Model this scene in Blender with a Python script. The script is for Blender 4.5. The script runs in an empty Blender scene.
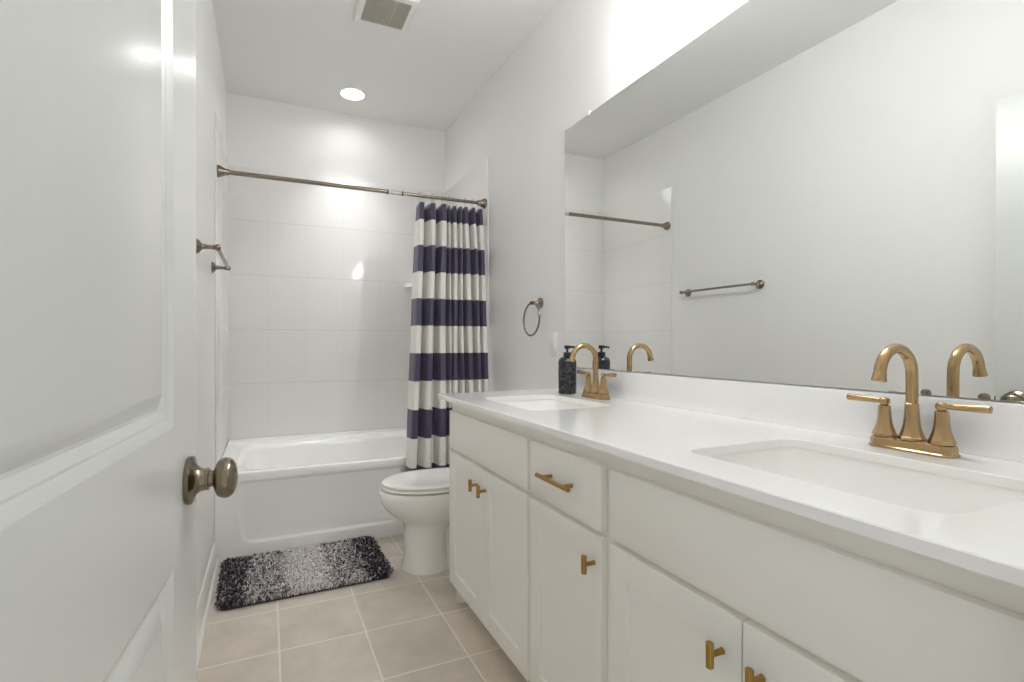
import bpy, bmesh, math, random
from mathutils import Vector, Matrix
PI = math.pi
SC = bpy.context.scene
COL = SC.collection

# ------------------------------------------------------------------ camera, world, exposure
cd = bpy.data.cameras.new('camera')
cam = bpy.data.objects.new('camera', cd)
COL.objects.link(cam)
cd.sensor_width = 36.0
cd.lens = 504.64 / 1024 * 36.0
cd.shift_x = 20.2 / 1024
cd.shift_y = 2.8 / 1024
cd.clip_start = 0.01
cam.location = (0.2398, 0.0, 1.0997)
cam.rotation_euler = (PI / 2 - 0.002, 0.0, -0.4199)
SC.camera = cam

world = bpy.data.worlds.new('hallway_light')
SC.world = world
world.use_nodes = True
world.node_tree.nodes['Background'].inputs[0].default_value = (0.98, 0.99, 1.0, 1)
world.node_tree.nodes['Background'].inputs[1].default_value = 0.33     # light of the hallway behind the open doorway

SHADE_POWER = 20.0      # vanity light glass shades
CAN_POWER = 23.0       # recessed light above the bath tub: lens glow
CAN_BEAM = 25.0        # and the beam of its bulb, watts
SC.view_settings.view_transform = 'Standard'
SC.view_settings.look = 'None'
SC.view_settings.gamma = 1.0
SC.view_settings.use_curve_mapping = False
SC.view_settings.exposure = 1.04
SC.cycles.max_bounces = 16
SC.cycles.diffuse_bounces = 12
SC.cycles.glossy_bounces = 6
SC.cycles.sample_clamp_indirect = 6.0
SC.cycles.caustics_reflective = False
SC.cycles.caustics_refractive = False

# ------------------------------------------------------------------ measures (metres)
W = 1.524          # room width, left wall x = 0, right wall x = W
YB = 3.772         # back wall behind the tub
YF = 0.20          # near wall with the doorway
ZC = 2.757         # ceiling
YT = 2.9226        # front edge of the wall tile
ZT = 2.277         # top of the wall tile

# ------------------------------------------------------------------ materials
def srgb(r, g, b):
    f = lambda c: (c / 255 / 12.92) if c / 255 <= 0.04045 else ((c / 255 + 0.055) / 1.055) ** 2.4
    return (f(r), f(g), f(b), 1)

def mat(name, col, rough=0.5, metal=0.0, spec=0.5, coat=0.0, bump=0.0, bscale=200, sheen=0.0, var=0.0, vscale=8.0):
    m = bpy.data.materials.new(name)
    m.use_nodes = True
    nt = m.node_tree
    p = nt.nodes['Principled BSDF']
    p.inputs['Base Color'].default_value = col
    p.inputs['Roughness'].default_value = rough
    p.inputs['Metallic'].default_value = metal
    p.inputs['Specular IOR Level'].default_value = spec
    p.inputs['Coat Weight'].default_value = coat
    p.inputs['Coat Roughness'].default_value = 0.06
    if sheen:
        p.inputs['Sheen Weight'].default_value = sheen
    tc = nt.nodes.new('ShaderNodeTexCoord')
    if var:
        nz = nt.nodes.new('ShaderNodeTexNoise')
        nz.inputs['Scale'].default_value = vscale
        nz.inputs['Detail'].default_value = 5
        nt.links.new(tc.outputs['Object'], nz.inputs['Vector'])
        mx = nt.nodes.new('ShaderNodeMix')
        mx.data_type = 'RGBA'
        mx.inputs[6].default_value = tuple(c * (1 - var) for c in col[:3]) + (1,)
        mx.inputs[7].default_value = tuple(min(1, c * (1 + var)) for c in col[:3]) + (1,)
        nt.links.new(nz.outputs['Fac'], mx.inputs[0])
        nt.links.new(mx.outputs[2], p.inputs['Base Color'])
    if bump:
        nz = nt.nodes.new('ShaderNodeTexNoise')
        nz.inputs['Scale'].default_value = bscale
        nz.inputs['Detail'].default_value = 3
        nt.links.new(tc.outputs['Object'], nz.inputs['Vector'])
        b = nt.nodes.new('ShaderNodeBump')
        b.inputs['Strength'].default_value = bump
        b.inputs['Distance'].default_value = 0.002
        nt.links.new(nz.outputs['Fac'], b.inputs['Height'])
        nt.links.new(b.outputs['Normal'], p.inputs['Normal'])
    return m

def emit(name, col, strength):
    m = bpy.data.materials.new(name)
    m.use_nodes = True
    p = m.node_tree.nodes['Principled BSDF']
    p.inputs['Base Color'].default_value = (0.8, 0.8, 0.8, 1)
    p.inputs['Emission Color'].default_value = col
    p.inputs['Emission Strength'].default_value = strength
    return m

def tile_mat(name, axes, off, pitch, grout_w, tile, grout, rough, var, gdepth, wave=0.0, mottle=0.0, thin=1.0):
    """square or rectangular tiles on a world grid: axes such as 'xz', origin off, pitch of both directions"""
    m = bpy.data.materials.new(name)
    m.use_nodes = True
    nt = m.node_tree
    N, L = nt.nodes.new, nt.links.new
    p = nt.nodes['Principled BSDF']
    geo = N('ShaderNodeNewGeometry')
    sep = N('ShaderNodeSeparateXYZ')
    L(geo.outputs['Position'], sep.inputs[0])
    def op(o, a, b=None, c=None):
        n = N('ShaderNodeMath')
        n.operation = o
        for i, v in enumerate((a, b, c)):
            if v is None:
                continue
            if isinstance(v, (int, float)):
                n.inputs[i].default_value = v
            else:
                L(v, n.inputs[i])
        return n.outputs[0]
    ds, cells = [], []
    for k in range(2):
        s = sep.outputs['xyz'.index(axes[k])]
        u = op('DIVIDE', op('SUBTRACT', s, off[k]), pitch[k])
        fr = op('FRACT', u)
        d = op('MULTIPLY', op('MINIMUM', fr, op('SUBTRACT', 1.0, fr)), pitch[k])
        ds.append(op('MULTIPLY', d, 1.0 if k else 1.0 / thin))
        cells.append(op('FLOOR', u))
    dm = op('MINIMUM', ds[0], ds[1])
    mr = N('ShaderNodeMapRange')
    mr.interpolation_type = 'SMOOTHSTEP'
    mr.inputs[1].default_value = grout_w * 0.5 * 0.7
    mr.inputs[2].default_value = grout_w * 0.5 * 1.4
    L(dm, mr.inputs[0])
    cmb = N('ShaderNodeCombineXYZ')
    L(cells[0], cmb.inputs[0])
    L(cells[1], cmb.inputs[1])
    wn = N('ShaderNodeTexWhiteNoise')
    L(cmb.outputs[0], wn.inputs['Vector'])
    nz = N('ShaderNodeTexNoise')
    nz.inputs['Scale'].default_value = 7.0
    nz.inputs['Detail'].default_value = 8
    nz.inputs['Roughness'].default_value = 0.65
    va = N('ShaderNodeVectorMath')
    va.operation = 'ADD'
    L(geo.outputs['Position'], va.inputs[0])
    L(wn.outputs['Color'], va.inputs[1])
    L(va.outputs[0], nz.inputs['Vector'])
    f = op('ADD', op('MULTIPLY', op('SUBTRACT', wn.outputs['Value'], 0.5), var), op('MULTIPLY', op('SUBTRACT', nz.outputs['Fac'], 0.5), mottle))
    f = op('ADD', f, 1.0)
    ct = N('ShaderNodeVectorMath')
    ct.operation = 'SCALE'
    ct.inputs[0].default_value = tile[:3]
    L(f, ct.inputs['Scale'])
    mx = N('ShaderNodeMix')
    mx.data_type = 'RGBA'
    L(mr.outputs[0], mx.inputs[0])
    mx.inputs[6].default_value = grout
    L(ct.outputs[0], mx.inputs[7])
    L(mx.outputs[2], p.inputs['Base Color'])
    rr = N('ShaderNodeMapRange')
    rr.inputs[3].default_value = 0.8
    rr.inputs[4].default_value = rough
    L(mr.outputs[0], rr.inputs[0])
    L(rr.outputs[0], p.inputs['Roughness'])
    h = op('MULTIPLY', mr.outputs[0], gdepth)
    if wave:
        n2 = N('ShaderNodeTexNoise')
        n2.inputs['Scale'].default_value = 4.5
        n2.inputs['Detail'].default_value = 1
        L(va.outputs[0], n2.inputs['Vector'])
        h = op('ADD', h, op('MULTIPLY', n2.outputs['Fac'], wave))
    b = N('ShaderNodeBump')
    b.inputs['Strength'].default_value = 0.6
    b.inputs['Distance'].default_value = 1.0
    L(h, b.inputs['Height'])
    L(b.outputs['Normal'], p.inputs['Normal'])
    return m

M = {}
M['wall'] = mat('wall_paint', srgb(236, 235, 233), 0.55, bump=0.12, bscale=260)
M['ceil'] = mat('ceiling_paint', srgb(230, 230, 228), 0.8, bump=0.2, bscale=180)
M['trim'] = mat('white_trim_paint', srgb(236, 235, 231), 0.35)
M['door'] = mat('white_door_paint', srgb(216, 217, 213), 0.26, bump=0.03, bscale=60)
M['floor'] = tile_mat('beige_floor_tile', 'xy', (0.5843, 2.2534), (0.3029, 0.3029), 0.0065, srgb(208, 199, 186), srgb(236, 229, 219), 0.42, 0.05, 0.0012, mottle=0.62)
wt, wg = srgb(234, 232, 230), srgb(204, 201, 197)
M['tile_back'] = tile_mat('white_wall_tile', 'xz', (0.247, 1.923), (0.2515, 0.366), 0.0028, wt, wg, 0.09, 0.015, 0.0006, wave=0.0005, thin=0.3)
M['tile_side'] = tile_mat('white_side_tile', 'yz', (YB - 0.25, 1.923), (0.2515, 0.366), 0.0028, wt, wg, 0.24, 0.015, 0.0006, wave=0.0002, thin=0.3)
M['cab'] = mat('white_cabinet_paint', srgb(241, 239, 233), 0.38)
M['dark'] = mat('dark_gap', srgb(60, 56, 50), 0.8)
M['quartz'] = mat('white_quartz', srgb(249, 248, 246), 0.12, var=0.012, vscale=30)
M['porcelain'] = mat('white_porcelain', srgb(249, 248, 245), 0.08, coat=0.4)
M['acrylic'] = mat('white_tub_acrylic', srgb(247, 247, 245), 0.16, coat=0.2)
M['bronze'] = mat('champagne_bronze', srgb(182, 153, 114), 0.22, metal=1.0, var=0.05, vscale=60)
M['brass'] = mat('brushed_brass', srgb(172, 138, 76), 0.30, metal=1.0, var=0.08, vscale=120)
M['nickel'] = mat('brushed_nickel', srgb(142, 132, 120), 0.22, metal=1.0, var=0.04, vscale=90)
M['pewter'] = mat('antique_nickel', srgb(140, 129, 112), 0.19, metal=1.0)
M['chrome'] = mat('polished_chrome', srgb(215, 215, 215), 0.08, metal=1.0)
M['sleeve'] = mat('pale_sleeve', srgb(196, 196, 192), 0.35, metal=0.3)
M['black'] = mat('black_plastic', srgb(22, 22, 24), 0.3)
M['plastic'] = mat('white_plastic', srgb(229, 228, 225), 0.42)
M['shade'] = emit('lit_frosted_glass', (0.975, 0.987, 1.0, 1), SHADE_POWER)
M['can'] = emit('lit_downlight_lens', (0.97, 0.985, 1.0, 1), CAN_POWER)
M['grille'] = mat('vent_louver_plastic', srgb(196, 192, 178), 0.5)
m = mat('mirror_silver', (0.90, 0.925, 0.905, 1), 0.0, metal=1.0)
M['mirror'] = m

def marble_mat():
    m = bpy.data.materials.new('black_marbled_glass')
    m.use_nodes = True
    nt = m.node_tree
    p = nt.nodes['Principled BSDF']
    p.inputs['Roughness'].default_value = 0.25
    tc = nt.nodes.new('ShaderNodeTexCoord')
    nz = nt.nodes.new('ShaderNodeTexNoise')
    nz.inputs['Scale'].default_value = 28
    nz.inputs['Detail'].default_value = 9
    nz.inputs['Distortion'].default_value = 2.2
    nt.links.new(tc.outputs['Object'], nz.inputs['Vector'])
    cr = nt.nodes.new('ShaderNodeValToRGB')
    cr.color_ramp.elements[0].position = 0.46
    cr.color_ramp.elements[0].color = srgb(38, 39, 42)
    cr.color_ramp.elements[1].position = 0.74
    cr.color_ramp.elements[1].color = srgb(104, 104, 104)
    nt.links.new(nz.outputs['Fac'], cr.inputs[0])
    nt.links.new(cr.outputs[0], p.inputs['Base Color'])
    return m
M['marble'] = marble_mat()
M['green_glass'] = mat('dark_green_glass', srgb(20, 40, 38), 0.08, coat=0.5)

def stripe_mat():
    """navy and white bands across the cloth, given by the height along the cloth"""
    m = bpy.data.materials.new('striped_curtain_cloth')
    m.use_nodes = True
    nt = m.node_tree
    p = nt.nodes['Principled BSDF']
    p.inputs['Roughness'].default_value = 0.55
    p.inputs['Sheen Weight'].default_value = 0.25
    at = nt.nodes.new('ShaderNodeAttribute')
    at.attribute_name = 'drop'
    def op(o, a, b):
        n = nt.nodes.new('ShaderNodeMath')
        n.operation = o
        for i, v in enumerate((a, b)):
            if isinstance(v, (int, float)):
                n.inputs[i].default_value = v
            else:
                nt.links.new(v, n.inputs[i])
        return n.outputs[0]
    # navy on even bands; the top band is a short one
    u = op('DIVIDE', op('ADD', at.outputs['Fac'], 0.052), 0.1595)
    odd = op('MODULO', op('FLOOR', u, 0), 2.0)
    mx = nt.nodes.new('ShaderNodeMix')
    mx.data_type = 'RGBA'
    nt.links.new(odd, mx.inputs[0])
    mx.inputs[6].default_value = srgb(64, 58, 86)
    mx.inputs[7].default_value = srgb(226, 224, 218)
    nt.links.new(mx.outputs[2], p.inputs['Base Color'])
    tc = nt.nodes.new('ShaderNodeTexCoord')
    nz = nt.nodes.new('ShaderNodeTexNoise')
    nz.inputs['Scale'].default_value = 300
    nt.links.new(tc.outputs['Object'], nz.inputs['Vector'])
    b = nt.nodes.new('ShaderNodeBump')
    b.inputs['Strength'].default_value = 0.15
    b.inputs['Distance'].default_value = 0.001
    nt.links.new(nz.outputs['Fac'], b.inputs['Height'])
    nt.links.new(b.outputs['Normal'], p.inputs['Normal'])
    return m
M['curtain'] = stripe_mat()

def yarn_mat():
    """every yarn of the pile has its own dye, dark at the rug's ends and pale across its middle"""
    m = bpy.data.materials.new('shaggy_yarn')
    m.use_nodes = True
    nt = m.node_tree
    p = nt.nodes['Principled BSDF']
    p.inputs['Roughness'].default_value = 0.85
    p.inputs['Specular IOR Level'].default_value = 0.15
    at = nt.nodes.new('ShaderNodeAttribute')
    at.attribute_name = 'dye'
    cr = nt.nodes.new('ShaderNodeValToRGB')
    e = cr.color_ramp.elements
    e[0].position = 0.0
    e[0].color = srgb(34, 30, 36)
    e[1].position = 1.0
    e[1].color = srgb(244, 240, 236)
    k = e.new(0.30); k.color = srgb(84, 76, 86)
    k = e.new(0.60); k.color = srgb(176, 169, 172)
    nt.links.new(at.outputs['Fac'], cr.inputs[0])
    nt.links.new(cr.outputs[0], p.inputs['Base Color'])
    return m
M['yarn'] = yarn_mat()
M['backing'] = mat('rug_backing', srgb(60, 56, 58), 0.9)

# ------------------------------------------------------------------ mesh helpers
def new():
    return bmesh.new()

def box(bm, x0, x1, y0, y1, z0, z1, bev=0.0, seg=2):
    vs = [bm.verts.new((x, y, z)) for z in (z0, z1) for x, y in ((x0, y0), (x1, y0), (x1, y1), (x0, y1))]
    fs = [(0, 3, 2, 1), (4, 5, 6, 7), (0, 1, 5, 4), (1, 2, 6, 5), (2, 3, 7, 6), (3, 0, 4, 7)]
    faces = [bm.faces.new([vs[i] for i in f]) for f in fs]
    if bev:
        es = list({e for f in faces for e in f.edges})
        bmesh.ops.bevel(bm, geom=es, offset=bev, segments=seg, affect='EDGES', profile=0.5)

def loft(bm, rings, cap0=True, cap1=True, closed=True):
    R = [[bm.verts.new(p) for p in r] for r in rings]
    n = len(R[0])
    for a, b in zip(R, R[1:]):
        for i in range(n if closed else n - 1):
            j = (i + 1) % n
            bm.faces.new((a[i], a[j], b[j], b[i]))
    if cap0:
        bm.faces.new(R[0][::-1])
    if cap1:
        bm.faces.new(R[-1])
    return R

def axes_for(d):
    d = Vector(d).normalized()
    t = Vector((0, 0, 1)) if abs(d.z) < 0.9 else Vector((1, 0, 0))
    u = d.cross(t).normalized()
    return d, u, d.cross(u).normalized()

def lathe(bm, prof, c=(0, 0, 0), axis=(0, 0, 1), n=32, rot=0.0, cap0=True, cap1=True):
    """prof: list of (radius, distance along axis)"""
    d, u, v = axes_for(axis)
    c = Vector(c)
    rings = []
    for r, h in prof:
        r = max(r, 1e-4)
        rings.append([c + d * h + u * (r * math.cos(rot + 2 * PI * i / n)) + v * (r * math.sin(rot + 2 * PI * i / n)) for i in range(n)])
    loft(bm, rings, cap0, cap1)

def tube(bm, pts, rad, n=14, closed=False):
    pts = [Vector(p) for p in pts]
    k = len(pts)
    if not isinstance(rad, (list, tuple)):
        rad = [rad] * k
    up = None
    rings = []
    for i, p in enumerate(pts):
        a = pts[(i - 1) % k] if closed or i > 0 else p
        b = pts[(i + 1) % k] if closed or i < k - 1 else p
        d = (b - a).normalized()
        if up is None:
            _, u, _ = axes_for(d)
        else:
            u = (up - d * up.dot(d)).normalized()
        up = u
        v = d.cross(u)
        rings.append([p + u * (rad[i] * math.cos(2 * PI * j / n)) + v * (rad[i] * math.sin(2 * PI * j / n)) for j in range(n)])
    if closed:
        rings.append(rings[0])
    loft(bm, rings, not closed, not closed)
    if closed:
        bmesh.ops.remove_doubles(bm, verts=bm.verts, dist=1e-5)

def rrect(x0, x1, y0, y1, r, k=6):
    """rounded rectangle, anticlockwise, list of (x, y)"""
    out = []
    for cx, cy, a0 in ((x1 - r, y1 - r, 0), (x0 + r, y1 - r, PI / 2), (x0 + r, y0 + r, PI), (x1 - r, y0 + r, 1.5 * PI)):
        for i in range(k + 1):
            a = a0 + PI / 2 * i / k
            out.append((cx + r * math.cos(a), cy + r * math.sin(a)))
    return out

def egg(xf, xc, xb, y, w, n=48, pf=2.0, pb=2.4):
    out = []
    for i in range(n):
        t = 2 * PI * i / n
        c, s = math.cos(t), math.sin(t)
        p = pf if c < 0 else pb
        ex = math.copysign(abs(c) ** (2 / p), c)
        ey = math.copysign(abs(s) ** (2 / p), s)
        out.append((xc + ex * ((xb - xc) if c > 0 else (xc - xf)), y + ey * w))
    return out

def lev(pts, z):
    return [(x, y, z) for x, y in pts]

def fill_with_holes(bm, outer, holes):
    """outer and holes: lists of BMVerts already in bm, fills the area between them"""
    es = []
    for loop in [outer] + holes:
        for i in range(len(loop)):
            a, b = loop[i], loop[(i + 1) % len(loop)]
            es.append(bm.edges.get((a, b)) or bm.edges.new((a, b)))
    return bmesh.ops.triangle_fill(bm, use_beauty=True, use_dissolve=False, edges=es)

def obj(name, bm, m, parent=None, smooth=35, loc=None):
    bmesh.ops.recalc_face_normals(bm, faces=bm.faces)
    me = bpy.data.meshes.new(name)
    bm.to_mesh(me)
    bm.free()
    o = bpy.data.objects.new(name, me)
    COL.objects.link(o)
    for mm in (m if isinstance(m, list) else [m]):
        me.materials.append(mm)
    if smooth:
        me.shade_smooth()
        me.set_sharp_from_angle(angle=math.radians(smooth))
    if parent is not None:
        o.parent = parent
    if loc is not None:
        o.location = loc
    return o

def tag(o, label, cat, group=None, kind=None):
    o['label'] = label
    o['category'] = cat
    if group:
        o['group'] = group
    if kind:
        o['kind'] = kind
    return o

def thing(name, label, cat, loc=(0, 0, 0), rotz=0.0, group=None):
    o = bpy.data.objects.new(name, None)
    COL.objects.link(o)
    o.location = loc
    o.rotation_euler = (0, 0, rotz)
    o.empty_display_size = 0.05
    return tag(o, label, cat, group)

def struct(name, bm, m, parent=None, label=None, smooth=35, loc=None):
    o = obj(name, bm, m, parent, smooth, loc)
    if parent is None:
        o['kind'] = 'structure'
    if label:
        o['label'] = label
    return o

def copy_tree(o, parent=None):
    c = o.copy()
    COL.objects.link(c)
    if parent is not None:
        c.parent = parent
    for ch in list(o.children):
        copy_tree(ch, c)
    return c

# ------------------------------------------------------------------ room shell
T = 0.12
bm = new(); box(bm, -T, W + T, YF - T, YB + T, -0.1, 0)
struct('floor', bm, M['floor'], label='beige square tile floor with pale grout', smooth=0)
LX, LY, LR = 0.765, 3.452, 0.0745      # hole for the recessed light
bm = new()
lo_, up_ = [], []
for z, keep in ((ZC, lo_), (ZC + 0.1, up_)):
    o_ = [bm.verts.new(p) for p in ((-T, YF - T, z), (W + T, YF - T, z), (W + T, YB + T, z), (-T, YB + T, z))]
    h_ = [bm.verts.new((LX + LR * math.cos(2 * PI * i / 40), LY + LR * math.sin(2 * PI * i / 40), z)) for i in range(40)]
    fill_with_holes(bm, o_, [h_])
    keep += [o_, h_]
for a, b in zip(lo_, up_):
    for i in range(len(a)):
        bm.faces.new((a[i], a[(i + 1) % len(a)], b[(i + 1) % len(a)], b[i]))
struct('ceiling', bm, M['ceil'], label='flat pale grey ceiling', smooth=0)
bm = new(); box(bm, -T, 0, YF - T, YB + T, 0, ZC)
wl = struct('wall_left', bm, M['wall'], label='plain pale wall behind the open door', smooth=0)
bm = new(); box(bm, W, W + T, YF - T, YB + T, 0, ZC)
wr = struct('wall_right', bm, M['wall'], label='pale wall that carries the vanity and mirror', smooth=0)
bm = new(); box(bm, 0, W, YB, YB + T, 0, ZC)
wb = struct('wall_back', bm, M['wall'], label='pale wall behind the bath tub', smooth=0)
DX0, DX1, DH = 0.055, 0.878, 2.085       # doorway
bm = new()
box(bm, 0, DX0, YF - T, YF, 0, ZC)
box(bm, DX1, W, YF - T, YF, 0, ZC)
box(bm, DX0, DX1, YF - T, YF, DH, ZC)
struct('wall_front', bm, M['wall'], label='near wall with the doorway', smooth=0)
bm = new()
box(bm, DX1 - 0.002, DX1 + 0.055, YF, YF + 0.012, 0, DH + 0.055, 0.002)
box(bm, DX0, DX1 - 0.002, YF, YF + 0.012, DH, DH + 0.055, 0.002)
struct('trim_1', bm, M['trim'], label='white casing around the doorway')

# wall tiles around the tub, proud of the painted wall with a rounded outer edge
TT = 0.008
def side_tile(x0, x1):
    bm = new(); box(bm, x0, x1, YT, YB - TT, 0.4385, ZT, 0.003, 2); return bm
bm = new(); box(bm, 0, W, YB - TT, YB, 0.4385, ZT, 0.003, 2)
obj('tile_surround', bm, M['tile_back'], wb)
obj('tile_surround', side_tile(0, TT), M['tile_side'], wl)
obj('tile_surround', side_tile(W - TT, W), M['tile_side'], wr)

def baseboard(name, pts, label, flip):
    """pts: run along y at a wall"""
    bm = new()
    x, y0, y1, s = pts
    prof = [(0, 0), (0.013, 0), (0.013, 0.078), (0.011, 0.083), (0.011, 0.088), (0.007, 0.098), (0.004, 0.108), (0, 0.110)]
    loft(bm, [[(x + s * a, y, z) for a, z in prof] for y in (y0, y1)])
    # shoe moulding
    sh = [(0.013, 0), (0.026, 0), (0.025, 0.008), (0.020, 0.015), (0.013, 0.019)]
    loft(bm, [[(x + s * a, y, z) for a, z in sh] for y in (y0, y1)])
    return struct(name, bm, M['trim'], label=label, smooth=25)
baseboard('baseboard_left', (0, YF + 0.002, 2.862, 1), 'white baseboard along the wall beside the rug', False)
baseboard('baseboard_right', (W, 2.075, 2.862, -1), 'white baseboard behind the toilet', False)

# ------------------------------------------------------------------ the open door
DA = math.radians(4.7)
DW, DT, DZ0, DZ1 = 0.81, 0.035, 0.012, 2.073
hinge = (0.1266 - DW * math.sin(DA), 1.0229 - DW * math.cos(DA), 0)
# local frame: +y from the hinge to the free edge, +x towards the room
bm = new()
def door_face(bm, x, s):
    P = lambda y, z, d: (x - s * d, y, z)
    outer = [bm.verts.new(P(y, z, 0)) for y, z in ((0, DZ0), (DW, DZ0), (DW, DZ1), (0, DZ1))]
    holes = []
    for (y0, y1, z0, z1) in ((0.14, DW - 0.15, 0.975, 1.945), (0.14, DW - 0.15, 0.235, 0.766)):
        prof = [(0, 0), (0.010, 0.004), (0.013, 0.0065), (0.016, 0.0065), (0.027, 0.0130), (0.031, 0.0135), (0.053, 0.0020), (0.055, 0.0015)]
        rings = []
        for ins, d in prof:
            rings.append([bm.verts.new(P(y, z, d)) for y, z in ((y0 + ins, z0 + ins), (y1 - ins, z0 + ins), (y1 - ins, z1 - ins), (y0 + ins, z1 - ins))])
        for a, b in zip(rings, rings[1:]):
            for i in range(4):
                bm.faces.new((a[i], a[(i + 1) % 4], b[(i + 1) % 4], b[i]))
        bm.faces.new(rings[-1])
        holes.append(rings[0])
    fill_with_holes(bm, outer, holes)
    return outer
a = door_face(bm, 0.0, 1)
b = door_face(bm, -DT, -1)
for i in range(4):
    bm.faces.new((a[i], a[(i + 1) % 4], b[(i + 1) % 4], b[i]))
door = struct('door_1', bm, M['door'], label='white two-panel door standing open in the left foreground', smooth=20, loc=hinge)
door.rotation_euler = (0, 0, -DA)

KY, KZ = DW - 0.062, 0.8735
def knob_bms(x, s):
    r = new()
    lathe(r, [(0.0385, 0), (0.0392, 0.0012), (0.0392, 0.0066), (0.0375, 0.0082), (0.030, 0.0098), (0.0245, 0.0130), (0.0205, 0.0175), (0.0182, 0.0225), (0.0175, 0.0262), (0.0185, 0.0268), (0.0185, 0.0315), (0.0155, 0.0320)], (x, KY, KZ), (s, 0, 0), 40)
    k = new()
    lathe(k, [(0.0138, 0.0315), (0.0132, 0.0378), (0.015, 0.0392), (0.023, 0.0408), (0.0295, 0.0448), (0.0328, 0.0505), (0.0335, 0.0558), (0.0325, 0.0612), (0.0290, 0.0664), (0.0218, 0.0708), (0.011, 0.0732), (0.002, 0.0738)], (x, KY, KZ), (s, 0, 0), 40)
    return r, k
r, k = knob_bms(0.0, 1)
ro = obj('door_knob', k, M['pewter'], door)
obj('rosette', r, M['pewter'], ro)
pn = new(); lathe(pn, [(0.0018, 0), (0.0018, 0.0010)], (0.0225, KY - 0.004, KZ - 0.0172), (0, -0.55, -1), 12)
obj('set_screw', pn, M['black'], ro)
pk = new(); lathe(pk, [(0.0022, 0), (0.0022, 0.0018), (0.0012, 0.0026)], (0.0733, KY, KZ), (1, 0, 0), 16)
obj('lock_button', pk, M['chrome'], ro)
r, k = knob_bms(-DT, -0.72)
ro = obj('door_knob', k, M['pewter'], door)
obj('rosette', r, M['pewter'], ro)
bm = new(); box(bm, -0.024, -0.011, DW - 0.0005, DW + 0.009, KZ - 0.012, KZ + 0.012, 0.002)
obj('latch_bolt', bm, M['pewter'], door)
for z in (0.25, 1.05, 1.85):
    bm = new(); lathe(bm, [(0.005, -0.045), (0.006, -0.044), (0.006, 0.044), (0.005, 0.045)], (0.006, -0.002, z), (0, 0, 1), 16)
    obj('hinge', bm, M['nickel'], door)

# ------------------------------------------------------------------ bath tub
bm = new()
TX0, TX1, TY0, TY1, TR = 0.0015, W - 0.0015, 2.866, YB - 0.0015, 0.437
outer_top = [bm.verts.new(p) for p in ((TX0, TY0 + 0.012, TR), (TX1, TY0 + 0.012, TR), (TX1, TY1, TR), (TX0, TY1, TR))]
edge_front = [bm.verts.new((TX0, TY0 + 0.004, TR - 0.004)), bm.verts.new((TX1, TY0 + 0.004, TR - 0.004))]
edge_low = [bm.verts.new((TX0, TY0, TR - 0.014)), bm.verts.new((TX1, TY0, TR - 0.014))]
rings = []
for ins, z in ((-0.012, TR), (-0.004, TR - 0.003), (0.002, TR - 0.011), (0.008, TR - 0.03), (0.02, TR - 0.12), (0.035, TR - 0.25), (0.06, TR - 0.31), (0.11, TR - 0.335)):
    rings.append([bm.verts.new((x, y, z)) for x, y in rrect(0.105 + ins * 1.3, 1.40 - ins, 2.922 + ins, 3.60 - ins, 0.13 - ins * 0.3, 8)])
for a, b in zip(rings, rings[1:]):
    n = len(a)
    for i in range(n):
        bm.faces.new((a[i], a[(i + 1) % n], b[(i + 1) % n], b[i]))
bm.faces.new(rings[-1])
fill_with_holes(bm, outer_top, [rings[0]])
bm.faces.new((outer_top[0], outer_top[1], edge_front[1], edge_front[0]))
bm.faces.new((edge_front[0], edge_front[1], edge_low[1], edge_low[0]))
# apron with its pressed recess
low = [bm.verts.new((TX0, TY0, 0.0)), bm.verts.new((TX1, TY0, 0.0))]
def apron_ring(ins, d):
    out = []
    x0, x1, z0, z1 = 0.085 + ins, W - 0.09 - ins, 0.068 + ins, 0.395 - ins
    for x, z in rrect(x0, x1, z0, z1, 0.05, 6):
        t = (z1 - z) / (z1 - z0)
        sgn = 1 if x < W / 2 else -1
        out.append(bm.verts.new((x + sgn * 0.038 * t ** 1.3, TY0 + d, z)))
    return out
ar = [apron_ring(0, 0), apron_ring(0.004, 0.0015), apron_ring(0.013, 0.0085), apron_ring(0.017, 0.010)]
for a, b in zip(ar, ar[1:]):
    n = len(a)
    for i in range(n):
        bm.faces.new((a[i], a[(i + 1) % n], b[(i + 1) % n], b[i]))
bm.faces.new(ar[-1])
fill_with_holes(bm, [edge_low[0], edge_low[1], low[1], low[0]], [ar[0]])
tubo = obj('bathtub', bm, M['acrylic'], smooth=40)
tag(tubo, 'white alcove bathtub with a panelled apron against the tiled walls', 'bathtub')
bm = new()
box(bm, TX0 + 0.008, TX1 - 0.008, TY1 - 0.018, TY1 - 0.0075, TR - 0.002, TR + 0.020, 0.004)
box(bm, TX0 + 0.0075, TX0 + 0.018, TY0 + 0.06, TY1 - 0.009, TR - 0.002, TR + 0.020, 0.004)
box(bm, TX1 - 0.018, TX1 - 0.0075, TY0 + 0.06, TY1 - 0.009, TR - 0.002, TR + 0.020, 0.004)
obj('tile_flange', bm, M['acrylic'], tubo)
bm = new(); lathe(bm, [(0.028, 0), (0.028, 0.004), (0.02, 0.006), (0.002, 0.006)], (1.24, 3.27, TR - 0.3352), (0, 0, 1), 24)
obj('drain', bm, M['nickel'], tubo)

# quarter-round shelf in the tiled corner, mostly behind the curtain
bm = new()
cx, cy, cz = W - TT, YB - TT, 1.515
q = [(cx, cy)] + [(cx - 0.325 * math.cos(a), cy - 0.24 * math.sin(a)) for a in [PI / 2 * i / 14 for i in range(15)]]
loft(bm, [lev(q, cz), lev(q, cz + 0.030)])
bmesh.ops.bevel(bm, geom=[e for e in bm.edges if len(e.link_faces) == 2], offset=0.008, segments=2, affect='EDGES')
tag(obj('corner_shelf', bm, M['porcelain']), 'white ceramic corner shelf on the tile, peeking out left of the curtain', 'shelf')

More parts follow.
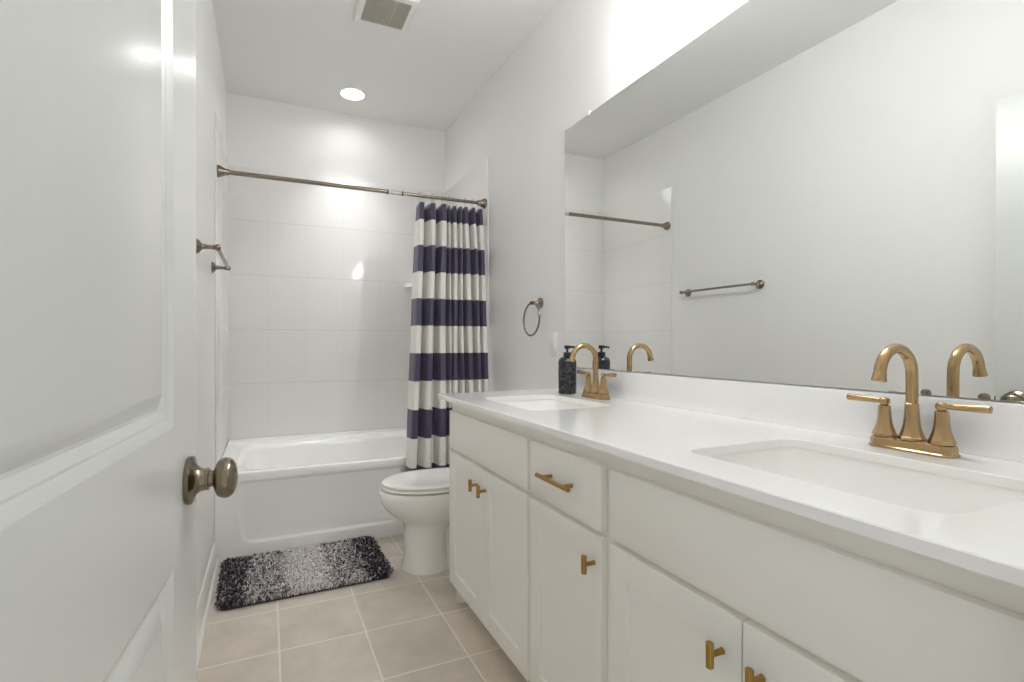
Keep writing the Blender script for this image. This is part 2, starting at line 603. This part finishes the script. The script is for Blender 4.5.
# ------------------------------------------------------------------ shower rod, hooks and curtain
RY, RZ = 2.962, 1.988
rod = thing('shower_rod', 'brushed nickel shower rod spanning the tub alcove', 'shower rod', (0, RY, RZ))
bm = new(); tube(bm, [(0.03, 0, 0), (0.890, 0, 0)], 0.0122, 20); obj('outer_tube', bm, M['nickel'], rod)
bm = new(); tube(bm, [(0.885, 0, 0), (W - 0.03, 0, 0)], 0.0102, 20); obj('inner_tube', bm, M['nickel'], rod)
bm = new(); lathe(bm, [(0.0128, 0), (0.0128, 0.082)], (0.893, 0, 0), (1, 0, 0), 20); obj('sleeve', bm, M['sleeve'], rod)
for x in (0.888, 0.974):
    bm = new(); lathe(bm, [(0.0134, 0), (0.0140, 0.001), (0.0140, 0.006), (0.0134, 0.007)], (x, 0, 0), (1, 0, 0), 20); obj('ring_seal', bm, M['black'], rod)
fl = [(0.031, 0), (0.032, 0.003), (0.031, 0.012), (0.027, 0.02), (0.020, 0.032), (0.0165, 0.042), (0.0155, 0.052), (0.013, 0.056)]
bm = new(); lathe(bm, fl, (TT, 0, 0), (1, 0, 0), 28); obj('flange', bm, M['nickel'], rod)
bm = new(); lathe(bm, fl, (W - TT, 0, 0), (-1, 0, 0), 28); obj('flange', bm, M['nickel'], rod)

random.seed(4)
CX0, CX1, CZT, CZB = 1.073, 1.492, 1.945, 0.24
# folds: (width share, amplitude sign) irregular pleats along the cloth
NF = 9
wid = [1.0, 2.0, 1.2, 0.7, 0.75, 0.95, 0.9, 1.25, 0.9]
amp = [0.044, 0.056, 0.050, 0.042, 0.043, 0.050, 0.050, 0.054, 0.036]
tot = sum(wid)
edges = [0]
for w_ in wid:
    edges.append(edges[-1] + w_ / tot)
PER = 26
crest = [0.5 * (edges[i] + edges[i + 1]) for i in range(NF)]
def curtain_mesh():
    bm = new()
    drop = bm.verts.layers.float.new('drop')
    rows = 72
    grid = []
    for r in range(rows + 1):
        t = r / rows
        row = []
        for f in range(NF):
            for k in range(PER if f < NF - 1 else PER + 1):
                u = k / PER
                ph = u
                fold = 1 - 2 * abs(math.cos(PI * u)) ** 8
                # pinched sideways near the top, opening a little lower down
                am = amp[f] * (0.62 + 0.38 * min(1, t * 6)) * (1 + 0.12 * math.sin(3 * t + f))
                s = edges[f] + (edges[f + 1] - edges[f]) * (u + (0.10 if f % 2 else -0.06) * math.sin(2 * PI * u))
                s += 0.006 * math.sin(5 * t + 1.7 * f)
                x0 = CX0 - 0.008 * min(1, t * 3) - 0.113 * t
                x1 = CX1 - 0.022 * t
                x = x0 + (x1 - x0) * min(1, max(0, s))
                y = RY - 0.192 * min(1, t * 1.08) - fold * am + 0.004 * math.sin(9 * t + 2.3 * f)
                sag = 0.014 * (0.5 - 0.5 * fold) * math.exp(-t * 26)
                z = CZT - sag - t * (CZT - CZB)
                v = bm.verts.new((x, y, z))
                v[drop] = t * (CZT - CZB)
                row.append(v)
        grid.append(row)
    for a, b in zip(grid, grid[1:]):
        for i in range(len(a) - 1):
            bm.faces.new((a[i], a[i + 1], b[i + 1], b[i]))
    return bm
bm = curtain_mesh()
cur = obj('shower_curtain', bm, M['curtain'], smooth=180)
sm = cur.modifiers.new('thickness', 'SOLIDIFY')
sm.thickness = 0.0022
tag(cur, 'navy and white striped shower curtain gathered at the right of the rod', 'shower curtain')

def hook(x, y, first=[None]):
    if first[0] is None:
        bm = new()
        pts = [(0, 0.0165 * math.cos(a), 0.0165 * math.sin(a)) for a in [PI * (-0.35 + 1.7 * i / 20) for i in range(21)]]
        pts = [(0, -0.002, -0.062), (0, 0.003, -0.060), (0, 0.006, -0.050), (0, 0.0085, -0.035)] + pts + [(0, -0.0035, -0.030), (0, -0.004, -0.055)]
        tube(bm, pts, 0.0012, 8)
        for sx in (-0.004, 0.0, 0.004):
            bmesh.ops.create_uvsphere(bm, u_segments=10, v_segments=8, radius=0.0026, matrix=Matrix.Translation((sx, 0.0, 0.0175)))
        o = obj('curtain_hook', bm, M['chrome'])
        first[0] = o
    else:
        o = first[0].copy()
        COL.objects.link(o)
    o.location = (x, RY, RZ)
    tag(o, 'small wire roller hook holding the striped curtain on the rod', 'curtain hook', 'curtain hooks on the shower rod')
for i in range(NF):
    hook(CX0 + (CX1 - CX0) * crest[i], RY)
for s in (0.02, 0.235):
    hook(CX0 + (CX1 - CX0) * s, RY)

# ------------------------------------------------------------------ toilet, facing left
TYC = 2.42
toi = thing('toilet', 'white elongated toilet between the vanity and the bathtub', 'toilet', (1.1, TYC, 0))
ox = -1.1
bm = new()
col = [(0.0, .842, .96, 1.075, .120), (0.012, .842, .96, 1.075, .120), (0.028, .849, .96, 1.070, .113), (0.09, .851, .96, 1.062, .108), (0.17, .851, .96, 1.058, .106), (0.215, .850, .96, 1.08, .108),
       (0.230, .838, .97, 1.16, .116), (0.258, .804, .985, 1.25, .140), (0.292, .766, .99, 1.30, .162), (0.328, .742, 1.0, 1.33, .177), (0.358, .733, 1.0, 1.34, .183), (0.382, .733, 1.0, 1.34, .184), (0.391, .740, 1.0, 1.335, .179)]
loft(bm, [[(x + ox, y, z) for x, y in egg(xf, xc, xb, 0, w)] for z, xf, xc, xb, w in col])
# trapway and rear foot
tr = [(0.0, 1.0, 1.40, .098), (0.02, 1.0, 1.40, .094), (0.06, 1.0, 1.395, .072), (0.20, 1.0, 1.39, .070), (0.30, 1.0, 1.40, .085), (0.36, 1.0, 1.45, .12), (0.398, 1.0, 1.47, .13)]
loft(bm, [[(x + ox, y, z) for x, y in rrect(a, b, -w, w, 0.05, 5)] for z, a, b, w in tr])
obj('bowl', bm, M['porcelain'], toi, smooth=50)
bm = new()
so = lambda ins, z: [(x + ox, y, z) for x, y in egg(.742 + ins, .985, 1.245 - ins, 0, .180 - ins, pb=3.0)]
loft(bm, [so(0.006, 0.3985), so(0.0, 0.4012), so(0.0, 0.408), so(0.005, 0.4115)])
obj('seat', bm, M['porcelain'], toi, smooth=50)
bm = new()
lo = lambda ins, z: [(x + ox, y, z) for x, y in egg(.744 + ins, .985, 1.25 - ins, 0, .179 - ins, pb=3.0)]
loft(bm, [lo(0.005, 0.4178), lo(0.001, 0.4195), lo(0.0, 0.4235), lo(0.004, 0.4280), lo(0.014, 0.4305), lo(0.05, 0.4325), lo(0.10, 0.4335), lo(0.15, 0.434)])
lid = obj('lid', bm, M['porcelain'], toi, smooth=50)
for y in (-0.075, 0.075):
    bm = new(); lathe(bm, [(0.012, -0.025), (0.013, -0.022), (0.013, 0.022), (0.012, 0.025)], (1.235 + ox, y, 0.417), (0, 1, 0), 16)
    box(bm, 1.225 + ox, 1.26 + ox, y - 0.018, y + 0.018, 0.392, 0.412, 0.004)
    obj('hinge', bm, M['plastic'], toi)
bm = new(); box(bm, 1.30 + ox, W - 0.012 + ox, -0.205, 0.205, 0.39, 0.735, 0.02, 4)
obj('tank', bm, M['porcelain'], toi)
bm = new(); box(bm, 1.292 + ox, W - 0.008 + ox, -0.213, 0.213, 0.737, 0.770, 0.01, 3)
obj('tank_lid', bm, M['porcelain'], toi)
bm = new(); lathe(bm, [(0.014, 0), (0.014, 0.008), (0.009, 0.012), (0.009, 0.016)], (1.30 + ox, -0.15, 0.67), (-1, 0, 0), 16)
tube(bm, [(1.285 + ox, -0.15, 0.67), (1.282 + ox, -0.11, 0.666), (1.282 + ox, -0.075, 0.66)], [0.006, 0.006, 0.008], 10)
obj('flush_lever', bm, M['chrome'], toi)

# ------------------------------------------------------------------ rug
random.seed(11)
RX, RYC = 0.412, 2.582
RW, RL = 0.735, 0.500
rug = thing('bath_rug', 'shaggy dark and light grey banded bath rug before the tub', 'rug', (RX, RYC, 0), math.radians(1.0))
bm = new()
loft(bm, [lev(rrect(-RW / 2 + 0.008, RW / 2 - 0.008, -RL / 2 + 0.008, RL / 2 - 0.008, 0.035), 0.0), lev(rrect(-RW / 2 + 0.008, RW / 2 - 0.008, -RL / 2 + 0.008, RL / 2 - 0.008, 0.035), 0.012)])
obj('backing', bm, M['backing'], rug)
def pile():
    vs, fs, dye = [], [], []
    nx, ny = 110, 74
    R0 = 0.04
    for i in range(nx):
        for j in range(ny):
            x = (i + random.random()) / nx - 0.5
            y = (j + random.random()) / ny - 0.5
            px, py = x * RW, y * RL
            # rounded corners of the rug
            qx, qy = abs(px) - (RW / 2 - R0), abs(py) - (RL / 2 - R0)
            if qx > 0 and qy > 0 and math.hypot(qx, qy) > R0:
                continue
            e = min(RW / 2 - abs(px), RL / 2 - abs(py))
            h = random.uniform(0.014, 0.026) * (0.7 + 0.3 * min(1, e / 0.03))
            # colour bands along the rug, with ragged borders
            ab = abs(x + random.gauss(0, 0.016))
            if ab < 0.120: base, sd = 0.92, 0.20
            elif ab < 0.345: base, sd = 0.62, 0.32
            else: base, sd = 0.24, 0.26
            d = min(1, max(0, random.gauss(base, sd)))
            a = random.random() * 2 * PI
            lean = random.uniform(0.008, 0.022)
            if e < 0.02:
                a = math.atan2(y, x * 1.4) + random.gauss(0, 0.9)
                lean *= 0.55
            lx, ly = math.cos(a), math.sin(a)
            tx, ty = -ly, lx
            curl = random.uniform(-0.009, 0.009)
            r = random.uniform(0.0016, 0.0027)
            b0 = len(vs)
            for f, hh, rr in ((0.0, 0.0, 0.9), (0.12, 0.55, 1.05), (0.42, 0.98, 1.1), (0.78, 1.0, 1.05), (1.0, 0.74, 0.6)):
                cx = px + lx * lean * f + tx * curl * f * f
                cy = py + ly * lean * f + ty * curl * f * f
                cz = 0.010 + h * hh
                # ring across the direction of the yarn
                up = 1.0 - min(1, hh) * 0.9
                for t in range(5):
                    b = 2 * PI * t / 5
                    s_, c_ = math.sin(b) * r * rr, math.cos(b) * r * rr
                    vs.append((cx + tx * c_ + lx * s_ * up, cy + ty * c_ + ly * s_ * up, cz + s_ * (1 - up)))
                    dye.append(d)
            for q in range(4):
                for t in range(5):
                    o0, o1 = b0 + q * 5 + t, b0 + q * 5 + (t + 1) % 5
                    fs.append((o0, o1, o1 + 5, o0 + 5))
            fs.append(tuple(b0 + 20 + t for t in range(5)))
    me = bpy.data.meshes.new('pile')
    me.from_pydata(vs, [], fs)
    at = me.attributes.new('dye', 'FLOAT', 'POINT')
    at.data.foreach_set('value', dye)
    me.materials.append(M['yarn'])
    me.shade_smooth()
    o = bpy.data.objects.new('pile', me)
    COL.objects.link(o)
    o.parent = rug
    return o
pile()

# ------------------------------------------------------------------ vanity: three cabinets
XF, XD, XK = 0.975, 0.955, 1.04      # frame front, door front, toe kick
CZ0, CZ1 = 0.085, 0.8605
DB, DTOP, FB, FT = 0.080, 0.640, 0.655, 0.811

def t_knob(parent, y, z):
    bm = new()
    lathe(bm, [(0.0062, 0), (0.0052, 0.003), (0.0052, 0.025)], (XD, y, z), (-1, 0, 0), 16)
    lathe(bm, [(0.0058, -0.0215), (0.0067, -0.0205), (0.0067, 0.0205), (0.0058, 0.0215)], (XD - 0.029, y, z), (0, 0, 1), 20)
    o = obj('knob', bm, M['brass'], parent)
    o['label'] = 'brushed brass T-bar knob'
    return o

def shaker(parent, y0, y1, z0, z1, st=0.058, rail=0.060):
    bm = new()
    def ring(ins_y, ins_z, x):
        return [bm.verts.new((x, y, z)) for y, z in ((y0 + ins_y, z0 + ins_z), (y1 - ins_y, z0 + ins_z), (y1 - ins_y, z1 - ins_z), (y0 + ins_y, z1 - ins_z))]
    R = [ring(0, 0, XF - 0.0005), ring(0, 0, XD + 0.0015), ring(0.0015, 0.0015, XD), ring(st, rail, XD), ring(st + 0.001, rail + 0.001, XD + 0.001), ring(st + 0.0025, rail + 0.0025, XD + 0.0075)]
    for a, b in zip(R, R[1:]):
        for i in range(4):
            bm.faces.new((a[i], a[(i + 1) % 4], b[(i + 1) % 4], b[i]))
    bm.faces.new(R[-1]); bm.faces.new(R[0][::-1])
    return obj('door', bm, M['cab'], parent, smooth=25)

def slab(name, parent, y0, y1, z0, z1):
    bm = new(); box(bm, XD, XF - 0.0005, y0, y1, z0, z1, 0.0015, 2)
    return obj(name, bm, M['cab'], parent, smooth=25)

def carcass(parent, y0, y1, end=None):
    bm = new()
    t = 0.016
    # sides, bottom, back, face frame, toe board
    for ya, yb in ((y0, y0 + t), (y1 - t, y1)):
        box(bm, XF + 0.019, W - 0.003, ya, yb, CZ0, CZ1 - 0.0008)
        box(bm, XK, W - 0.003, ya, yb, 0.0, CZ0)
    box(bm, XF + 0.019, W - 0.003, y0 + t, y1 - t, CZ0, CZ0 + t)
    box(bm, W - 0.012, W - 0.003, y0 + t, y1 - t, CZ0 + t, CZ1 - 0.0008)
    box(bm, XK, XK + 0.015, y0 + t, y1 - t, 0.0, CZ0)
    fs = 0.030
    box(bm, XF, XF + 0.019, y0, y0 + fs, CZ0, CZ1 - 0.0008)
    box(bm, XF, XF + 0.019, y1 - fs, y1, CZ0, CZ1 - 0.0008)
    for z0, z1 in ((CZ0, CZ0 + 0.03), (0.632, 0.668), (0.790, CZ1 - 0.0008)):
        box(bm, XF, XF + 0.019, y0 + fs, y1 - fs, z0, z1)
    return obj('carcass', bm, M['cab'], parent, smooth=25)

YA0, YA1, YB1, YC1 = 0.222, 0.957, 1.331, 2.066
# far sink base
c1 = thing('sink_cabinet', 'white double-door vanity cabinet at the toilet end, under the far sink', 'cabinet', (0, 0, 0))
carcass(c1, YB1 + 0.0005, YC1)
slab('false_front', c1, 1.342, 2.046, FB, FT)
d = shaker(c1, 1.689, 2.046, DB, DTOP); t_knob(d, 1.735, 0.572)
d = shaker(c1, 1.342, 1.686, DB, DTOP); t_knob(d, 1.657, 0.570)
bm = new(); box(bm, XF + 0.004, XK + 0.004, 2.000, 2.022, 0, CZ0)
obj('foot', bm, M['cab'], c1)
# drawer base
c2 = thing('drawer_cabinet', 'narrow white vanity cabinet with one drawer over one door', 'cabinet', (0, 0, 0))
carcass(c2, YA1 + 0.0005, YB1)
dr = slab('drawer', c2, 0.975, 1.323, FB, FT)
bm = new()
tube(bm, [(XD - 0.030, 1.149 - 0.082, 0.733), (XD - 0.030, 1.149 - 0.081, 0.733), (XD - 0.030, 1.149 + 0.081, 0.733), (XD - 0.030, 1.149 + 0.082, 0.733)], [0.0050, 0.006, 0.006, 0.0050], 18)
for s in (-0.051, 0.051):
    lathe(bm, [(0.0062, 0), (0.0054, 0.003), (0.0054, 0.028)], (XD, 1.149 + s, 0.733), (-1, 0, 0), 16)
hp = obj('pull', bm, M['brass'], dr); hp['label'] = 'brushed brass bar pull'
d = shaker(c2, 0.975, 1.323, DB, DTOP); t_knob(d, 1.002, 0.574)
# near sink base
c3 = thing('sink_cabinet', 'white double-door vanity cabinet in the right foreground, under the near sink', 'cabinet', (0, 0, 0))
carcass(c3, YA0, YA1)
slab('false_front', c3, 0.240, 0.943, FB, FT)
d = shaker(c3, 0.593, 0.943, DB, DTOP); t_knob(d, 0.630, 0.570)
d = shaker(c3, 0.240, 0.5895, DB, DTOP); t_knob(d, 0.553, 0.570)

# ------------------------------------------------------------------ countertop with two undermount sinks
KX0, KX1, KY0, KY1, KZ0, KZ1 = 0.913, W - 0.0015, YF + 0.014, 2.080, 0.8615, 0.880
SINKS = [(1.022, 1.348, 1.425, 1.858), (1.022, 1.348, 0.347, 0.786)]
bm = new()
def loops(z, ins):
    o = [bm.verts.new((x, y, z)) for x, y in ((KX0 + ins, KY0), (KX1, KY0), (KX1, KY1 - ins), (KX0 + ins, KY1 - ins))]
    hs = [[bm.verts.new((x, y, z)) for x, y in rrect(a - ins, b + ins, c - ins, d_ + ins, 0.042 + ins, 8)] for a, b, c, d_ in SINKS]
    return [o] + hs
L4 = [loops(KZ1, 0.002), loops(KZ1 - 0.002, 0.0), loops(KZ0, 0.0)]
for a, b in zip(L4, L4[1:]):
    for la, lb in zip(a, b):
        for i in range(len(la)):
            j = (i + 1) % len(la)
            bm.faces.new((la[i], la[j], lb[j], lb[i]))
fill_with_holes(bm, L4[0][0], L4[0][1:])
fill_with_holes(bm, L4[-1][0], L4[-1][1:])
top = obj('countertop', bm, M['quartz'], smooth=30)
tag(top, 'long white quartz vanity countertop with two sink cutouts', 'countertop')
bm = new(); box(bm, W - 0.0215, W - 0.0015, KY0, KY1, KZ1 + 0.0003, 0.9865, 0.0015)
obj('backsplash', bm, M['quartz'], top)

def sink(rect, label):
    x0, x1, y0, y1 = rect
    cx, cy = (x0 + x1) / 2, (y0 + y1) / 2
    t = thing('sink', label, 'sink', (cx, cy, KZ0))
    bm = new()
    def ring(ex, z, r):
        return [(x, y, z) for x, y in rrect(x0 - cx - ex, x1 - cx + ex, y0 - cy - ex, y1 - cy + ex, r, 8)]
    loft(bm, [ring(0.025, -0.014, 0.05), ring(0.025, -0.0008, 0.05), ring(0.007, -0.0008, 0.05), ring(0.004, -0.003, 0.05), ring(0.001, -0.010, 0.05), ring(-0.006, -0.05, 0.05), ring(-0.014, -0.095, 0.052),
              ring(-0.024, -0.118, 0.055), ring(-0.042, -0.132, 0.058), ring(-0.075, -0.138, 0.06), ring(-0.12, -0.141, 0.045), ring(-0.145, -0.143, 0.02)], cap0=False)
    # outside of the bowl
    loft(bm, [ring(0.025, -0.014, 0.05), ring(0.004, -0.018, 0.05), ring(-0.005, -0.10, 0.05), ring(-0.03, -0.145, 0.055), ring(-0.12, -0.156, 0.045)], cap0=False)
    bmesh.ops.remove_doubles(bm, verts=bm.verts, dist=1e-5)
    obj('basin', bm, M['porcelain'], t, smooth=50)
    bm = new()
    lathe(bm, [(0.028, -0.1430), (0.029, -0.1405), (0.024, -0.1395), (0.019, -0.141), (0.019, -0.138), (0.012, -0.136), (0.002, -0.1355)], (0.0, 0, 0), (0, 0, 1), 28)
    obj('drain', bm, M['bronze'], t)
    return t
sink(SINKS[0], 'white rectangular undermount sink at the far end, near the soap bottle')
sink(SINKS[1], 'white rectangular undermount sink in the right foreground of the counter')

# ------------------------------------------------------------------ faucets
def faucet(loc, label):
    t = thing('faucet', label, 'faucet', loc, 0, 'two-handle faucets on the vanity')
    t.scale = (1, 1, 0.975)
    bm = new()
    pr = [(0.0, 0.0), (0.0, 0.004), (0.002, 0.006), (0.003, 0.018), (0.004, 0.021), (0.007, 0.0232)]
    def oct_(ins, z):
        a, b, c = 0.0265 - ins, 0.0735 - ins, 0.012
        return [(a, b - c, z), (a - c, b, z), (-a + c, b, z), (-a, b - c, z), (-a, -b + c, z), (-a + c, -b, z), (a - c, -b, z), (a, -b + c, z)]
    loft(bm, [oct_(i, z) for i, z in pr])
    obj('base_plate', bm, M['bronze'], t, smooth=30)
    # spout: eight-sided flared foot below a round gooseneck
    bm = new()
    lathe(bm, [(0.0230, 0.0232), (0.0230, 0.028), (0.0210, 0.030), (0.0180, 0.038), (0.0148, 0.050), (0.0130, 0.066), (0.0118, 0.092), (0.0118, 0.098), (0.0104, 0.0992)], (0, 0, 0), (0, 0, 1), 8, rot=PI / 8)
    foot = obj('spout_foot', bm, M['bronze'], t, smooth=20)
    bm = new()
    pts, rad = [(0, 0, 0.095), (0, 0, 0.125), (0, 0, 0.150)], [0.0104, 0.0104, 0.0104]
    r0 = 0.0545
    for i in range(1, 25):
        a = math.radians(168) * i / 24
        pts.append((-r0 + r0 * math.cos(a), 0, 0.159 + r0 * math.sin(a)))
        rad.append(0.0104)
    ex, ez = pts[-1][0], pts[-1][2]
    dx, dz = -math.sin(math.radians(168)), math.cos(math.radians(168))
    for s, r in ((0.006, 0.0106), (0.0075, 0.0114), (0.016, 0.0120), (0.0185, 0.0128), (0.0215, 0.0128), (0.0225, 0.0118)):
        pts.append((ex + dx * s, 0, ez + dz * s)); rad.append(r)
    tube(bm, pts, rad, 24)
    obj('spout', bm, M['bronze'], t, smooth=40)
    for s in (-1, 1):
        bm = new()
        y = 0.0500 * s
        lathe(bm, [(0.0215, 0.0232), (0.0215, 0.029), (0.0200, 0.031), (0.0172, 0.039), (0.0140, 0.050), (0.0122, 0.064), (0.0110, 0.084), (0.0110, 0.088), (0.0085, 0.0895)], (0, y, 0), (0, 0, 1), 8, rot=PI / 8)
        h = obj('handle', bm, M['bronze'], t, smooth=20)
        bm = new()
        lathe(bm, [(0.0072, 0.0885), (0.0074, 0.091), (0.0096, 0.0935), (0.0104, 0.098), (0.0096, 0.1025), (0.0066, 0.1055), (0.001, 0.1065)], (0, y, 0), (0, 0, 1), 24)
        tube(bm, [(0, y + s * 0.006, 0.0980), (0, y + s * 0.016, 0.0985), (0, y + s * 0.019, 0.0990), (0, y + s * 0.022, 0.0992), (0, y + s * 0.070, 0.1005), (0, y + s * 0.073, 0.1006), (0, y + s * 0.074, 0.1006)],
             [0.0052, 0.0052, 0.0066, 0.0062, 0.0078, 0.0074, 0.0050], 16)
        obj('lever', bm, M['bronze'], h, smooth=40)
    return t
faucet((1.434, 1.662, KZ1 + 0.0003), 'champagne bronze gooseneck faucet beside the black soap bottle')
faucet((1.440, 0.5895, KZ1 + 0.0003), 'champagne bronze gooseneck faucet at the near sink on the right')

# ------------------------------------------------------------------ soap bottle
sb = thing('soap_dispenser', 'black marbled soap pump bottle behind the far faucet', 'soap dispenser', (1.428, 1.860, KZ1 + 0.0003))
sb.scale = (1.03, 1.03, 0.968)
bm = new()
lathe(bm, [(0.034, 0), (0.0372, 0.003), (0.0375, 0.008), (0.0375, 0.140)], n=40, cap1=False)
bo = obj('bottle', bm, M['marble'], sb)
bm = new()
lathe(bm, [(0.0375, 0.140), (0.0372, 0.145), (0.034, 0.154), (0.025, 0.162), (0.015, 0.165), (0.014, 0.168)], n=40, cap0=False)
obj('shoulder', bm, M['green_glass'], bo)
bm = new()
lathe(bm, [(0.0155, 0.163), (0.0165, 0.164), (0.0165, 0.182), (0.0155, 0.184), (0.006, 0.185), (0.0048, 0.187), (0.0048, 0.200)], n=28)
pu = obj('pump', bm, M['black'], sb)
bm = new()
lathe(bm, [(0.011, 0.199), (0.0125, 0.200), (0.0125, 0.213), (0.011, 0.215)], n=24)
tube(bm, [(0, 0, 0.2090), (0.003, -0.024, 0.2085), (0.006, -0.056, 0.2070), (0.0062, -0.060, 0.2040)], [0.006, 0.0052, 0.004, 0.0035], 12)
obj('nozzle', bm, M['black'], pu)

# ------------------------------------------------------------------ mirror with its clips
mi = thing('wall_mirror', 'large frameless wall mirror above the vanity backsplash', 'mirror', (W, 1.1, 0.989))
bm = new(); box(bm, -0.0065, -0.0005, 0.24 - 1.1, 2.0216 - 1.1, 0.0, 1.105, 0.0008, 1)
obj('mirror_glass', bm, M['mirror'], mi, smooth=0)
for y, z in ((1.832, 1.105), (0.60, 1.105)):
    bm = new(); box(bm, -0.0105, 0.0, y - 1.1 - 0.008, y - 1.1 + 0.008, z - 0.008, z + 0.012, 0.003, 2)
    obj('clip', bm, M['plastic'], mi)
for y in (0.602, 0.507):
    bm = new(); lathe(bm, [(0.009, 0.0), (0.009, 0.002), (0.006, 0.004), (0.001, 0.0045)], (-0.0066, y - 1.1, 0.004), (-1, 0, 0), 16)
    obj('clip', bm, M['nickel'], mi)

# ------------------------------------------------------------------ wall fittings
def flange_post(bm, base, axis, length):
    lathe(bm, [(0.0275, 0), (0.028, 0.002), (0.028, 0.005), (0.0245, 0.007), (0.024, 0.010), (0.017, 0.014), (0.0110, 0.020), (0.0090, 0.027), (0.0075, length - 0.018), (0.0095, length - 0.013), (0.0095, length - 0.010), (0.008, length - 0.008)], base, axis, 28)

tb = thing('towel_bar', 'brushed nickel towel bar on the left wall behind the door', 'towel bar', (0, 2.47, 1.462))
for s in (-1, 1):
    bm = new()
    flange_post(bm, (0, s * 0.292, 0), (1, 0, 0), 0.068)
    bmesh.ops.create_uvsphere(bm, u_segments=20, v_segments=14, radius=0.0125, matrix=Matrix.Translation((0.070, s * 0.292, 0)))
    obj('post', bm, M['nickel'], tb)
bm = new(); tube(bm, [(0.070, -0.300, 0), (0.070, 0.300, 0)], 0.0078, 18)
obj('bar', bm, M['nickel'], tb)

tr_ = thing('towel_ring', 'brushed nickel towel ring on the wall left of the mirror', 'towel ring', (W, 2.262, 1.303))
bm = new()
flange_post(bm, (0, 0, 0), (-1, 0, 0), 0.050)
lathe(bm, [(0.0085, -0.011), (0.010, -0.009), (0.010, 0.009), (0.0085, 0.011)], (-0.050, 0, 0), (0, 1, 0), 18)
obj('post', bm, M['nickel'], tr_)
bm = new()
rr = 0.083
tube(bm, [(-0.050 - 0.012 * (1 - math.cos(a)) * 0.3, rr * math.sin(a), -rr + rr * math.cos(a)) for a in [2 * PI * i / 48 for i in range(48)]], 0.0050, 12, closed=True)
obj('ring', bm, M['nickel'], tr_)

pl = thing('wall_plate', 'white electrical wall plate between the towel ring and mirror', 'wall plate', (W, 2.130, 1.092))
bm = new(); box(bm, -0.006, -0.0003, -0.036, 0.036, -0.059, 0.059, 0.0025, 2); obj('plate', bm, M['plastic'], pl)
bm = new(); box(bm, -0.0085, -0.0058, -0.017, 0.017, -0.034, 0.034, 0.0012, 2); obj('rocker', bm, M['plastic'], pl)
for z in (-0.047, 0.047):
    bm = new(); lathe(bm, [(0.0032, 0), (0.003, 0.001), (0.001, 0.0014)], (-0.006, 0, z), (-1, 0, 0), 12); obj('screw', bm, M['plastic'], pl)

# ------------------------------------------------------------------ ceiling: downlight and vent
rl = thing('recessed_light', 'lit round recessed downlight in the ceiling over the tub', 'ceiling light', (LX, LY, ZC))
bm = new(); lathe(bm, [(0.096, -0.0003), (0.096, -0.002), (0.090, -0.005), (0.078, -0.006), (0.0735, -0.003), (0.0700, 0.012), (0.0690, 0.031), (0.0740, 0.031), (0.0740, -0.0003)], n=48, cap0=False, cap1=False); obj('trim_ring', bm, M['plastic'], rl)
bm = new(); lathe(bm, [(0.0685, 0.030), (0.0685, 0.028), (0.05, 0.0265), (0.001, 0.026)], n=48); obj('lens', bm, M['can'], rl)
sd = bpy.data.lights.new('downlight_bulb', 'SPOT')
sd.energy = CAN_BEAM
sd.color = (0.97, 0.985, 1.0)
sd.spot_size = math.radians(84)
sd.spot_blend = 1.0
sd.shadow_soft_size = 0.06
so_ = bpy.data.objects.new('downlight_bulb', sd)
COL.objects.link(so_)
so_.parent = rl
so_.location = (0, 0, 0.018)

vf = thing('exhaust_fan_grille', 'square white louvered vent grille in the ceiling', 'vent grille', (0.783, 2.512, ZC))
bm = new()
h = 0.137
def vring(a, z):
    return [bm.verts.new((x, y, z)) for x, y in ((-a, -a), (a, -a), (a, a), (-a, a))]
R = [vring(h, -0.0003), vring(h, -0.006), vring(h - 0.006, -0.012), vring(h - 0.028, -0.016), vring(h - 0.031, -0.015), vring(h - 0.031, -0.0003)]
for a, b in zip(R, R[1:]):
    for i in range(4):
        bm.faces.new((a[i], a[(i + 1) % 4], b[(i + 1) % 4], b[i]))
obj('frame', bm, M['plastic'], vf, smooth=20)
bm = new()
n = 20
g = h - 0.031
for i in range(n):
    y = -g + 2 * g * (i + 0.5) / n
    loft(bm, [[(x, y + dy, z) for dy, z in ((-0.0022, -0.015), (-0.0002, -0.0155), (0.0030, -0.0035), (0.0015, -0.003))] for x in (-g, g)])
for x in (-g / 3, g / 3):
    box(bm, x - 0.0012, x + 0.0012, -g, g, -0.013, -0.003)
obj('louvers', bm, M['grille'], vf, smooth=20)
bm = new(); box(bm, -g, g, -g, g, -0.0025, -0.0008); obj('backing', bm, M['dark'], vf)

# ------------------------------------------------------------------ vanity light above the mirror
vl = thing('vanity_light', 'lit vanity light with frosted glass shades above the mirror', 'wall light', (W, 1.0575, 2.398))
bm = new(); box(bm, -0.022, -0.0005, -0.40, 0.40, -0.035, 0.035, 0.006, 3); obj('back_plate', bm, M['nickel'], vl)
for dy in (-0.3075, -0.1025, 0.1025, 0.3075):
    bm = new()
    tube(bm, [(-0.018, dy, 0.0), (-0.05, dy, 0.004), (-0.08, dy, 0.004), (-0.098, dy, 0.0), (-0.104, dy, -0.012), (-0.104, dy, -0.03)], 0.007, 14)
    lathe(bm, [(0.014, -0.022), (0.027, -0.03), (0.031, -0.042), (0.031, -0.05)], (-0.104, dy, 0), (0, 0, 1), 24)
    obj('arm', bm, M['nickel'], vl)
    bm = new()
    lathe(bm, [(0.030, -0.044), (0.046, -0.048), (0.0500, -0.054), (0.0500, -0.178), (0.0485, -0.186), (0.043, -0.190), (0.02, -0.1915), (0.001, -0.192)], (-0.104, dy, 0), (0, 0, 1), 36)
    obj('shade', bm, M['shade'], vl)
